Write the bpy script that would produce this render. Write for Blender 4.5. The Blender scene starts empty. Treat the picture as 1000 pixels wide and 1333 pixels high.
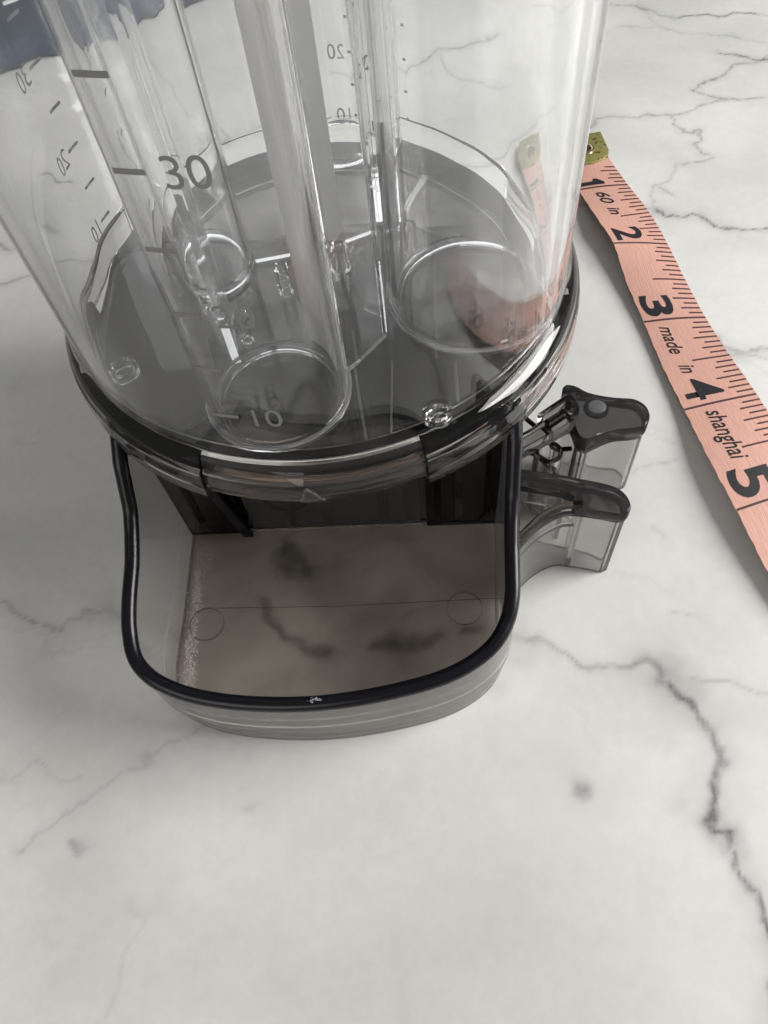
import bpy, bmesh, math, random
import numpy as np
from mathutils import Vector, Matrix
random.seed(4)
rng = np.random.default_rng(4)
SC = bpy.context.scene
MM = 0.001                                   # every length below is written in millimetres
PI = math.pi

# ------------------------------------------------------------------ camera
cam_d = bpy.data.cameras.new('camera')
cam = bpy.data.objects.new('camera', cam_d)
SC.collection.objects.link(cam)
cam_d.sensor_fit = 'HORIZONTAL'
cam_d.sensor_width = 36.0
cam_d.lens = 36.72
cam_d.clip_start = 0.004
cam_d.clip_end = 20
rot = Matrix(((0.997039, 0.039871, 0.065753), (0.0, 0.85508, -0.518497), (-0.076896, 0.516962, 0.852548)))
cam.matrix_world = Matrix.Translation((0, 0, 0.136)) @ rot.to_4x4()
SC.camera = cam

# ------------------------------------------------------------------ light
world = bpy.data.worlds.new('World')
SC.world = world
world.use_nodes = True
wb = world.node_tree.nodes['Background']
wb.inputs['Color'].default_value = (1.0, 0.99, 0.965, 1)
wb.inputs['Strength'].default_value = 0.13

def area_light(name, loc, target, w, h, power, col):
    d = bpy.data.lights.new(name, 'AREA')
    d.shape = 'RECTANGLE'; d.size = w; d.size_y = h; d.energy = power; d.color = col
    o = bpy.data.objects.new(name, d)
    SC.collection.objects.link(o)
    o.location = loc
    o.rotation_euler = (Vector(target) - Vector(loc)).to_track_quat('-Z', 'Y').to_euler()
    return o
area_light('window_light', (0.60, 0.12, 0.35), (0.02, 0.08, 0.0), 0.42, 0.4, 7.8, (1.0, 0.985, 0.955))
area_light('far_window_light', (-0.2, 1.3, 0.9), (0.0, 0.1, 0.0), 0.9, 0.6, 1.6, (0.97, 0.985, 1.0))
area_light('front_fill_light', (-0.42, -0.62, 0.55), (0.0, 0.08, 0.05), 0.7, 0.6, 2.7, (1.0, 0.98, 0.95))  # added fill for the front faces, no lamp known on this side
SC.view_settings.view_transform = 'Standard'
SC.view_settings.look = 'None'
SC.view_settings.exposure = 0.0
SC.view_settings.gamma = 1.0

cy = SC.cycles
cy.max_bounces = 32; cy.transmission_bounces = 28; cy.transparent_max_bounces = 32
cy.glossy_bounces = 6; cy.diffuse_bounces = 3
cy.caustics_reflective = False; cy.caustics_refractive = True
cy.sample_clamp_indirect = 14.0
cy.blur_glossy = 0.3
cy.use_denoising = True
try: cy.denoiser = 'OPENIMAGEDENOISE'
except Exception: pass
cy.use_adaptive_sampling = True
cy.adaptive_threshold = 0.02

# ------------------------------------------------------------------ materials
def mat(name):
    m = bpy.data.materials.new(name); m.use_nodes = True
    nt = m.node_tree; nt.nodes.clear()
    out = nt.nodes.new('ShaderNodeOutputMaterial')
    return m, nt, out

def N(nt, t, **kw):
    n = nt.nodes.new(t)
    for k, v in kw.items():
        if k in n.inputs: n.inputs[k].default_value = v
        else: setattr(n, k, v)
    return n

def principled(name, col, rough=0.4, bump=0.0, bscale=900.0, metallic=0.0, var=0.0, spec=0.5, coat=0.0):
    m, nt, out = mat(name)
    p = N(nt, 'ShaderNodeBsdfPrincipled')
    p.inputs['Base Color'].default_value = (*col, 1)
    p.inputs['Roughness'].default_value = rough
    p.inputs['Metallic'].default_value = metallic
    p.inputs['Specular IOR Level'].default_value = spec
    p.inputs['Coat Weight'].default_value = coat
    nt.links.new(p.outputs[0], out.inputs[0])
    tc = N(nt, 'ShaderNodeTexCoord')
    nz = N(nt, 'ShaderNodeTexNoise'); nz.inputs['Scale'].default_value = bscale; nz.inputs['Detail'].default_value = 5
    nt.links.new(tc.outputs['Object'], nz.inputs['Vector'])
    if bump:
        b = N(nt, 'ShaderNodeBump'); b.inputs['Strength'].default_value = bump; b.inputs['Distance'].default_value = 0.0003
        nt.links.new(nz.outputs[0], b.inputs['Height']); nt.links.new(b.outputs[0], p.inputs['Normal'])
    if var:
        mx = N(nt, 'ShaderNodeMix', data_type='RGBA')
        mx.inputs[6].default_value = (*[c * (1 - var) for c in col], 1)
        mx.inputs[7].default_value = (*[min(1, c * (1 + var)) for c in col], 1)
        nt.links.new(nz.outputs[0], mx.inputs[0]); nt.links.new(mx.outputs[2], p.inputs['Base Color'])
    return m

def glass(name, col, rough=0.0, ior=1.49, wave=0.0, wscale=60.0, stretch=(1, 1, 0.12), haze=0.0, streak=False, even=False):
    """clear or smoky moulded plastic: a refracting solid with faint moulding waves and a pale haze film"""
    m, nt, out = mat(name)
    g = N(nt, 'ShaderNodeBsdfGlass'); g.inputs['Color'].default_value = (*col, 1)
    g.inputs['IOR'].default_value = ior; g.inputs['Roughness'].default_value = rough
    tc = N(nt, 'ShaderNodeTexCoord')
    nrm = None
    if wave:
        mp = N(nt, 'ShaderNodeMapping'); mp.inputs['Scale'].default_value = stretch
        nz = N(nt, 'ShaderNodeTexNoise'); nz.inputs['Scale'].default_value = wscale; nz.inputs['Detail'].default_value = 0.5
        b = N(nt, 'ShaderNodeBump'); b.inputs['Strength'].default_value = wave; b.inputs['Distance'].default_value = 0.001
        nt.links.new(tc.outputs['Object'], mp.inputs['Vector']); nt.links.new(mp.outputs[0], nz.inputs['Vector'])
        nt.links.new(nz.outputs[0], b.inputs['Height']); nt.links.new(b.outputs[0], g.inputs['Normal'])
    sh = g
    if haze:
        # pale film, part dust, part painted veil of reflections: a little diffuse white where a thresholded noise says so
        d = N(nt, 'ShaderNodeBsdfDiffuse'); d.inputs['Color'].default_value = (0.92, 0.92, 0.92, 1)
        n2 = N(nt, 'ShaderNodeTexNoise'); n2.inputs['Scale'].default_value = 260; n2.inputs['Detail'].default_value = 8
        n2.inputs['Roughness'].default_value = 0.7
        nt.links.new(tc.outputs['Object'], n2.inputs['Vector'])
        if streak:  # upright streaks painted to look like reflections on the jar wall
            m3 = N(nt, 'ShaderNodeMapping'); m3.inputs['Scale'].default_value = (1, 1, 0.05)
            nt.links.new(tc.outputs['Object'], m3.inputs[0]); nt.links.new(m3.outputs[0], n2.inputs['Vector'])
            n2.inputs['Scale'].default_value = 130; n2.inputs['Detail'].default_value = 3; n2.inputs['Roughness'].default_value = 0.5
        r = N(nt, 'ShaderNodeMapRange'); r.inputs[1].default_value = 0.45; r.inputs[2].default_value = 0.8
        if streak: r.inputs[1].default_value = 0.4; r.inputs[2].default_value = 0.68
        r.inputs[3].default_value = haze * 0.3; r.inputs[4].default_value = haze * 2.5
        nt.links.new(n2.outputs[0], r.inputs[0])
        # film denser edge-on, painting a pale sheen along the silhouettes
        lw = N(nt, 'ShaderNodeLayerWeight'); lw.inputs['Blend'].default_value = 0.5
        pw = N(nt, 'ShaderNodeMath', operation='POWER'); pw.inputs[1].default_value = 3.0
        nt.links.new(lw.outputs['Facing'], pw.inputs[0])
        ma = N(nt, 'ShaderNodeMath', operation='MULTIPLY_ADD'); ma.inputs[1].default_value = 7.0; ma.inputs[2].default_value = 0.3
        nt.links.new(pw.outputs[0], ma.inputs[0])
        ml = N(nt, 'ShaderNodeMath', operation='MULTIPLY'); ml.use_clamp = True
        nt.links.new(ma.outputs[0], ml.inputs[0]); nt.links.new(r.outputs[0], ml.inputs[1])
        mx = N(nt, 'ShaderNodeMixShader'); nt.links.new(ml.outputs[0], mx.inputs[0])
        if even:
            nt.links.remove(mx.inputs[0].links[0]); mx.inputs[0].default_value = haze
            d.inputs['Color'].default_value = (0.62, 0.61, 0.61, 1)
        nt.links.new(g.outputs[0], mx.inputs[1]); nt.links.new(d.outputs[0], mx.inputs[2]); sh = mx
    nt.links.new(sh.outputs[0], out.inputs[0])
    return m

M_clear = glass('clear_plastic', (0.993, 0.994, 0.995), ior=1.36, wave=0.14, wscale=120, stretch=(1, 1, 0.02), haze=0.013, streak=True)
M_clear_flat = glass('clear_floor_plastic', (0.985, 0.985, 0.985), ior=1.36, wave=0.05, wscale=90, stretch=(1, 1, 1), haze=0.006)
M_skirt = glass('clear_skirt_plastic', (0.88, 0.875, 0.87), wave=0.06, wscale=120, stretch=(1, 1, 3), haze=0.006)
M_smoke = glass('smoky_plastic', (0.925, 0.915, 0.91), wave=0.06, wscale=90, stretch=(1, 1, 1), haze=0.006)
M_smoke_mid = glass('smoky_body_plastic', (0.60, 0.59, 0.585), wave=0.06, wscale=90, stretch=(1, 1, 1), haze=0.004)
M_coll = glass('collar_plastic', (0.30, 0.29, 0.295), wave=0.14, wscale=200, stretch=(1, 1, 2))
M_smoke_dark = glass('dark_smoky_plastic', (0.50, 0.475, 0.46), wave=0.06, wscale=90, stretch=(1, 1, 1))
M_tray = glass('frosted_tray_wall', (0.86, 0.845, 0.835), rough=0.10, wave=0.05, wscale=60, stretch=(1, 1, 1), haze=0.13, even=True)
M_floor = glass('frosted_tray_floor', (0.885, 0.855, 0.825), rough=0.24, wave=0.3, wscale=90, stretch=(1, 1, 1), haze=0.025, even=True)
M_lid = glass('smoky_lid_plastic', (0.46, 0.455, 0.46), wave=0.06, wscale=120, stretch=(1, 1, 1), haze=0.004)
def patchy(m, c0, c1, scale):
    # uneven pigment in the moulding
    nt = m.node_tree; g = [n for n in nt.nodes if n.type == 'BSDF_GLASS'][0]; tc = [n for n in nt.nodes if n.type == 'TEX_COORD'][0]
    nz = N(nt, 'ShaderNodeTexNoise'); nz.inputs['Scale'].default_value = scale; nz.inputs['Detail'].default_value = 3; nz.inputs['Distortion'].default_value = 0.8
    nt.links.new(tc.outputs['Object'], nz.inputs['Vector'])
    cr = N(nt, 'ShaderNodeValToRGB')
    cr.color_ramp.elements[0].position = 0.38; cr.color_ramp.elements[0].color = (*c0, 1)
    cr.color_ramp.elements[1].position = 0.64; cr.color_ramp.elements[1].color = (*c1, 1)
    nt.links.new(nz.outputs[0], cr.inputs[0]); nt.links.new(cr.outputs[0], g.inputs['Color'])
patchy(M_lid, (0.46, 0.455, 0.465), (0.90, 0.895, 0.90), 60)
M_plate = glass('frosted_grey_plate', (0.62, 0.64, 0.67), rough=0.35, haze=0.27, even=True)
M_frost = glass('frosted_edge_plastic', (0.93, 0.93, 0.94), rough=0.15, wave=0.2, wscale=400, stretch=(1, 1, 1), haze=0.28, even=True)
M_grey = glass('smoky_grip_plastic', (0.87, 0.865, 0.86), rough=0.03, wave=0.06, wscale=90, stretch=(1, 1, 1), haze=0.07, even=True)
M_grip = glass('grip_top_plastic', (0.40, 0.395, 0.40), rough=0.08, wave=0.05, wscale=80, stretch=(1, 1, 1), haze=0.03, even=True)
M_black = principled('black_rim_plastic', (0.006, 0.006, 0.009), 0.25, bump=0.08, bscale=1500, spec=0.35)
M_collar = principled('black_collar_plastic', (0.014, 0.013, 0.014), 0.16, bump=0.15, bscale=500, spec=0.6)
M_ink = principled('printed_grey_ink', (0.22, 0.22, 0.225), 0.5, spec=0.3)
M_white = principled('white_reflection_strip', (0.93, 0.93, 0.94), 0.3, bump=0.05)  # white of the strip that stands in for a reflection
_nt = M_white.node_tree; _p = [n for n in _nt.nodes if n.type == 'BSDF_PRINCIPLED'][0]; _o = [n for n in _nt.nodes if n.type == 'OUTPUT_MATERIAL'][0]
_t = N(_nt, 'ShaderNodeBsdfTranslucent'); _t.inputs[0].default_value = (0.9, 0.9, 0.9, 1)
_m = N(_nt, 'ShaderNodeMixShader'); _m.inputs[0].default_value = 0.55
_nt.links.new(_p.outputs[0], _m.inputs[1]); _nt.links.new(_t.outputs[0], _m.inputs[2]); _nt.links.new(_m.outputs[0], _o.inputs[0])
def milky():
    m, nt, out = mat('milky_reflection')  # pale colour that stands in for a reflected column
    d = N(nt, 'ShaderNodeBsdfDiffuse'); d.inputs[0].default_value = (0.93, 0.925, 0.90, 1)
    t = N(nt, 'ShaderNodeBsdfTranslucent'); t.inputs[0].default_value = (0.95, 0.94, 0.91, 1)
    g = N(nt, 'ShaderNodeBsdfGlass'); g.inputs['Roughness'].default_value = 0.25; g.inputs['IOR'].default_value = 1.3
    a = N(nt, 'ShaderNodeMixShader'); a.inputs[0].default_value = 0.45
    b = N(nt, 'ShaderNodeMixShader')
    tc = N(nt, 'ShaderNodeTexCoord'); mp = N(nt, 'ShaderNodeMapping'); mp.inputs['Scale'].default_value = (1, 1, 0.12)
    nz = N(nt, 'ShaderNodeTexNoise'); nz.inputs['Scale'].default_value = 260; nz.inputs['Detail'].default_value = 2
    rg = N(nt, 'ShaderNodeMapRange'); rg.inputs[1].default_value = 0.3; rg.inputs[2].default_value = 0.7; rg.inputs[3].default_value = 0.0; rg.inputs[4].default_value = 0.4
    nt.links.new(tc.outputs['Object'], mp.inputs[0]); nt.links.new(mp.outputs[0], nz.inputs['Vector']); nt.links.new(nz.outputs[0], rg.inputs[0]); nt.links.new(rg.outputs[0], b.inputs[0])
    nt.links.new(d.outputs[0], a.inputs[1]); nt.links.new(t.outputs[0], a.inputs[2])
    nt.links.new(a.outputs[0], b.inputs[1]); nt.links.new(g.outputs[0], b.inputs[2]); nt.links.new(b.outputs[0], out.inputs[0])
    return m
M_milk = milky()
M_dust = principled('plastic_dust', (0.62, 0.54, 0.58), 0.35)
M_navy = principled('navy_cloth', (0.018, 0.034, 0.075), 0.9, bump=0.6, bscale=2500, var=0.25)
M_thread = principled('white_stitching', (0.7, 0.7, 0.72), 0.8)
M_nick = principled('white_scuff', (0.36, 0.36, 0.38), 0.6)
M_tapeink = principled('black_tape_ink', (0.009, 0.008, 0.012), 0.55, bump=0.2)
M_tapeline = principled('maroon_tape_line', (0.055, 0.02, 0.025), 0.6, bump=0.2)
M_eye = principled('eyelet_metal', (0.80, 0.62, 0.38), 0.25, metallic=1.0)
M_hole = principled('eyelet_inside', (0.05, 0.025, 0.02), 0.7)

patchy(M_floor, (0.855, 0.826, 0.80), (0.965, 0.934, 0.903), 60)
M_panel = glass('brown_panel_plastic', (0.58, 0.54, 0.52), rough=0.05, wave=0.05, wscale=60, stretch=(1, 1, 1), haze=0.06, even=True)
M_shade_sheet = glass('dark_shade_sheet', (0.45, 0.44, 0.44), wave=0.0)  # dark tint of the added sheet under the lid
def tape_mat():
    m, nt, out = mat('salmon_tape_cloth')
    p = N(nt, 'ShaderNodeBsdfPrincipled'); p.inputs['Roughness'].default_value = 0.55
    p.inputs['Specular IOR Level'].default_value = 0.35
    uv = N(nt, 'ShaderNodeUVMap')
    mp = N(nt, 'ShaderNodeMapping'); mp.inputs['Scale'].default_value = (5.0, 60.0, 1)
    nz = N(nt, 'ShaderNodeTexNoise'); nz.inputs['Scale'].default_value = 1.0; nz.inputs['Detail'].default_value = 4
    nt.links.new(uv.outputs[0], mp.inputs[0]); nt.links.new(mp.outputs[0], nz.inputs['Vector'])
    cr = N(nt, 'ShaderNodeValToRGB')
    cr.color_ramp.elements[0].position = 0.2; cr.color_ramp.elements[0].color = (0.52, 0.28, 0.22, 1)
    cr.color_ramp.elements[1].position = 0.85; cr.color_ramp.elements[1].color = (0.71, 0.41, 0.335, 1)
    nt.links.new(nz.outputs[0], cr.inputs[0])
    # pinker mottling and worn grey patches
    n2 = N(nt, 'ShaderNodeTexNoise'); n2.inputs['Scale'].default_value = 2.2; n2.inputs['Detail'].default_value = 3
    m2 = N(nt, 'ShaderNodeMapping'); m2.inputs['Scale'].default_value = (1.2, 1.5, 1)
    nt.links.new(uv.outputs[0], m2.inputs[0]); nt.links.new(m2.outputs[0], n2.inputs['Vector'])
    r = N(nt, 'ShaderNodeMapRange'); r.inputs[1].default_value = 0.45; r.inputs[2].default_value = 0.75; r.inputs[4].default_value = 0.5
    nt.links.new(n2.outputs[0], r.inputs[0])
    mx = N(nt, 'ShaderNodeMix', data_type='RGBA'); mx.inputs[7].default_value = (0.56, 0.31, 0.30, 1)
    nt.links.new(r.outputs[0], mx.inputs[0]); nt.links.new(cr.outputs[0], mx.inputs[6])
    nt.links.new(mx.outputs[2], p.inputs['Base Color'])
    b = N(nt, 'ShaderNodeBump'); b.inputs['Strength'].default_value = 0.35; b.inputs['Distance'].default_value = 0.0003
    nt.links.new(nz.outputs[0], b.inputs['Height']); nt.links.new(b.outputs[0], p.inputs['Normal'])
    nt.links.new(p.outputs[0], out.inputs[0])
    return m
M_tape = tape_mat()

def brass_mat():
    m, nt, out = mat('tarnished_brass_tip')
    p = N(nt, 'ShaderNodeBsdfPrincipled'); p.inputs['Roughness'].default_value = 0.42; p.inputs['Metallic'].default_value = 0.55
    tc = N(nt, 'ShaderNodeTexCoord')
    nz = N(nt, 'ShaderNodeTexNoise'); nz.inputs['Scale'].default_value = 900; nz.inputs['Detail'].default_value = 3
    nt.links.new(tc.outputs['Object'], nz.inputs['Vector'])
    cr = N(nt, 'ShaderNodeValToRGB')
    cr.color_ramp.elements[0].position = 0.36; cr.color_ramp.elements[0].color = (0.06, 0.055, 0.02, 1)
    cr.color_ramp.elements[1].position = 0.45; cr.color_ramp.elements[1].color = (0.36, 0.335, 0.12, 1)
    nt.links.new(nz.outputs[0], cr.inputs[0]); nt.links.new(cr.outputs[0], p.inputs['Base Color'])
    nt.links.new(p.outputs[0], out.inputs[0])
    return m
M_brass = brass_mat()

def marble_mat():
    m, nt, out = mat('white_veined_marble')
    p = N(nt, 'ShaderNodeBsdfPrincipled'); p.inputs['Roughness'].default_value = 0.14
    p.inputs['Specular IOR Level'].default_value = 0.45
    at = N(nt, 'ShaderNodeAttribute'); at.attribute_name = 'vein'
    ab = N(nt, 'ShaderNodeAttribute'); ab.attribute_name = 'cloud'
    tc = N(nt, 'ShaderNodeTexCoord')
    nz = N(nt, 'ShaderNodeTexNoise'); nz.inputs['Scale'].default_value = 420; nz.inputs['Detail'].default_value = 8; nz.inputs['Roughness'].default_value = 0.65
    nt.links.new(tc.outputs['Object'], nz.inputs['Vector'])
    base = N(nt, 'ShaderNodeMix', data_type='RGBA')
    base.inputs[6].default_value = (0.72, 0.72, 0.705, 1); base.inputs[7].default_value = (0.53, 0.535, 0.515, 1)
    nt.links.new(ab.outputs['Fac'], base.inputs[0])
    # crystalline mottling
    hs = N(nt, 'ShaderNodeMapRange'); hs.inputs[1].default_value = 0.3; hs.inputs[2].default_value = 0.7
    hs.inputs[3].default_value = 0.965; hs.inputs[4].default_value = 1.03
    nt.links.new(nz.outputs[0], hs.inputs[0])
    mul = N(nt, 'ShaderNodeVectorMath', operation='SCALE')
    nt.links.new(base.outputs[2], mul.inputs[0]); nt.links.new(hs.outputs[0], mul.inputs['Scale'])
    # the vein mask is broken up by the same fine noise
    br = N(nt, 'ShaderNodeMapRange'); br.inputs[1].default_value = 0.35; br.inputs[2].default_value = 0.62
    br.inputs[3].default_value = 0.72; br.inputs[4].default_value = 1.05
    nt.links.new(nz.outputs[0], br.inputs[0])
    vm = N(nt, 'ShaderNodeMath', operation='MULTIPLY'); vm.use_clamp = True
    nt.links.new(at.outputs['Fac'], vm.inputs[0]); nt.links.new(br.outputs[0], vm.inputs[1])
    mx = N(nt, 'ShaderNodeMix', data_type='RGBA'); mx.inputs[7].default_value = (0.17, 0.165, 0.17, 1)
    nt.links.new(vm.outputs[0], mx.inputs[0]); nt.links.new(mul.outputs[0], mx.inputs[6])
    nt.links.new(mx.outputs[2], p.inputs['Base Color'])
    nt.links.new(p.outputs[0], out.inputs[0])
    return m
M_marble = marble_mat()

# ------------------------------------------------------------------ helpers
def finish(name, bm, m, parent=None, smooth=True, angle=35, fix=True):
    if fix: bmesh.ops.recalc_face_normals(bm, faces=bm.faces[:])
    me = bpy.data.meshes.new(name)
    bm.to_mesh(me); bm.free()
    me.transform(Matrix.Scale(MM, 4))
    me.materials.append(m)
    if smooth:
        me.polygons.foreach_set('use_smooth', [True] * len(me.polygons))
        me.set_sharp_from_angle(angle=math.radians(angle))
    o = bpy.data.objects.new(name, me)
    SC.collection.objects.link(o)
    if parent: 
        o.parent = parent
        o.matrix_parent_inverse = Matrix.Translation(-world_loc(parent))
    return o

def world_loc(o):
    # parents here are translated only
    l = Vector(o.location)
    p = o.parent
    if p is not None and not o.matrix_parent_inverse.is_identity:
        return l                              # a mesh child kept at world coordinates
    return l

def empty(name, loc, label, cat, group=None):
    o = bpy.data.objects.new(name, None)
    SC.collection.objects.link(o)
    o.location = Vector(loc) * MM
    o.empty_display_size = 0.01
    o['label'] = label; o['category'] = cat
    if group: o['group'] = group
    return o

def loft(bm, rings, closed_u=False, closed_v=True, cap=False):
    """rings of equal length joined by quads; closed_v closes each ring, closed_u joins the last ring to the first"""
    R = [[bm.verts.new(p) for p in r] for r in rings]
    n = len(R[0]); k = len(R)
    for i in range(k if closed_u else k - 1):
        a, b = R[i], R[(i + 1) % k]
        for j in range(n if closed_v else n - 1):
            bm.faces.new((a[j], a[(j + 1) % n], b[(j + 1) % n], b[j]))
    if cap and not closed_u:
        bm.faces.new(R[0]); bm.faces.new(R[-1][::-1])
    return R

def lathe(bm, prof, c, a0=0.0, a1=360.0, seg=128):
    """closed (r, z) profile swept about a vertical axis at c; full turn or an arc with capped ends"""
    full = abs(a1 - a0) >= 359.9
    k = seg if full else seg + 1
    rings = []
    for i in range(k):
        a = math.radians(a0 + (a1 - a0) * i / seg)
        rings.append([(c[0] + r * math.cos(a), c[1] + r * math.sin(a), z) for r, z in prof])
    loft(bm, rings, closed_u=full, cap=not full)

def prism(bm, poly, z0, z1, bevel=0.0):
    """solid prism; z1 may be a function of (x, y)"""
    f = z1 if callable(z1) else (lambda x, y: z1)
    g = z0 if callable(z0) else (lambda x, y: z0)
    if bevel:
        c = Vector((sum(p[0] for p in poly) / len(poly), sum(p[1] for p in poly) / len(poly)))
        def ins(p, d):
            v = Vector(p) - c; l = v.length
            return c + v * max(0.0, (l - d) / l)
        rings = [[(*ins(p, bevel), g(*p)) for p in poly], [(p[0], p[1], g(*p) + bevel) for p in poly],
                 [(p[0], p[1], f(*p) - bevel) for p in poly], [(*ins(p, bevel * 0.3), f(*p) - bevel * 0.3) for p in poly], [(*ins(p, bevel), f(*p)) for p in poly]]
    else:
        rings = [[(p[0], p[1], g(*p)) for p in poly], [(p[0], p[1], f(*p)) for p in poly]]
    loft(bm, rings, cap=True)

def smooth_path(pts, step=0.8, closed=False):
    P = [Vector(p) for p in pts]
    n = len(P); out = []
    rngs = range(n if closed else n - 1)
    for i in rngs:
        p0 = P[(i - 1) % n] if (closed or i > 0) else P[0] * 2 - P[1]
        p1 = P[i]; p2 = P[(i + 1) % n]
        p3 = P[(i + 2) % n] if (closed or i + 2 < n) else P[-1] * 2 - P[-2]
        k = max(1, int((p2 - p1).length / step))
        for j in range(k):
            t = j / k
            out.append(0.5 * ((2 * p1) + (p2 - p0) * t + (2 * p0 - 5 * p1 + 4 * p2 - p3) * t * t + (3 * p1 - p0 - 3 * p2 + p3) * t ** 3))
    if not closed: out.append(P[-1].copy())
    return out

def offset2(path, d, closed=False):
    """offset a 2-D path to its left by d"""
    n = len(path); out = []
    for i, p in enumerate(path):
        a = path[(i - 1) % n] if (closed or i > 0) else path[0]
        b = path[(i + 1) % n] if (closed or i < n - 1) else path[-1]
        t = Vector((b[0] - a[0], b[1] - a[1])).normalized()
        out.append(Vector((p[0] - t.y * d, p[1] + t.x * d)))
    return out

def wall(bm, path, thick, z0, z1, closed=False, bev=0.25):
    """upright sheet of real thickness along a 2-D path (outer face on the path, body to its left)"""
    f = z1 if callable(z1) else (lambda x, y: z1)
    g = z0 if callable(z0) else (lambda x, y: z0)
    inn = offset2(path, thick, closed)
    o2 = offset2(path, bev, closed); i2 = offset2(path, thick - bev, closed)
    rings = []
    for p, q, a, b in zip(path, inn, o2, i2):
        zt = f(p[0], p[1]); zb = g(p[0], p[1])
        rings.append([(p[0], p[1], zb), (p[0], p[1], zt - bev), (a[0], a[1], zt), (b[0], b[1], zt), (q[0], q[1], zt - bev), (q[0], q[1], zb)])
    loft(bm, rings, closed_u=closed, cap=not closed)

def bead(bm, path3, rx, rz, seg=14, closed=False):
    """oval bead swept along a 3-D path: rx across in the horizontal plane, rz in height"""
    n = len(path3); rings = []
    for i, p in enumerate(path3):
        a = path3[(i - 1) % n] if (closed or i > 0) else path3[0]
        b = path3[(i + 1) % n] if (closed or i < n - 1) else path3[-1]
        t = (Vector(b) - Vector(a)).normalized()
        s = Vector((-t.y, t.x, 0)).normalized()
        u = t.cross(s).normalized()
        if u.z < 0: u = -u
        rings.append([Vector(p) + s * rx * math.cos(2 * PI * k / seg) + u * rz * math.sin(2 * PI * k / seg) for k in range(seg)])
    loft(bm, rings, closed_u=closed, cap=not closed)

def circle_pts(c, r, n=48, a0=0, a1=360):
    full = abs(a1 - a0) >= 359.9
    k = n if full else n + 1
    return [(c[0] + r * math.cos(math.radians(a0 + (a1 - a0) * i / n)), c[1] + r * math.sin(math.radians(a0 + (a1 - a0) * i / n))) for i in range(k)]

def text_mesh(s, size, shear=0.0, bold=0.0, spacing=1.0):
    cu = bpy.data.curves.new('lettering', 'FONT')
    cu.body = s; cu.size = size; cu.shear = shear; cu.offset = bold; cu.space_character = spacing
    cu.resolution_u = 5
    o = bpy.data.objects.new('lettering', cu)
    SC.collection.objects.link(o)
    bpy.context.view_layer.update()
    me = bpy.data.meshes.new_from_object(o.evaluated_get(bpy.context.evaluated_depsgraph_get()))
    bpy.data.objects.remove(o, do_unlink=True)
    bm = bmesh.new(); bm.from_mesh(me)
    bmesh.ops.triangulate(bm, faces=bm.faces[:])
    for _k in range(4):                      # fine enough to lie on a bent surface
        lng = [e for e in bm.edges if e.calc_length() > 0.11 * size]
        if not lng: break
        bmesh.ops.subdivide_edges(bm, edges=lng, cuts=1, use_grid_fill=False)
        bmesh.ops.triangulate(bm, faces=bm.faces[:])
    bpy.data.meshes.remove(me)
    xs = [v.co.x for v in bm.verts]; ys = [v.co.y for v in bm.verts]
    return bm, min(xs), max(xs), min(ys), max(ys)

def lathe_text(bm_src):
    return bm_src

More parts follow.
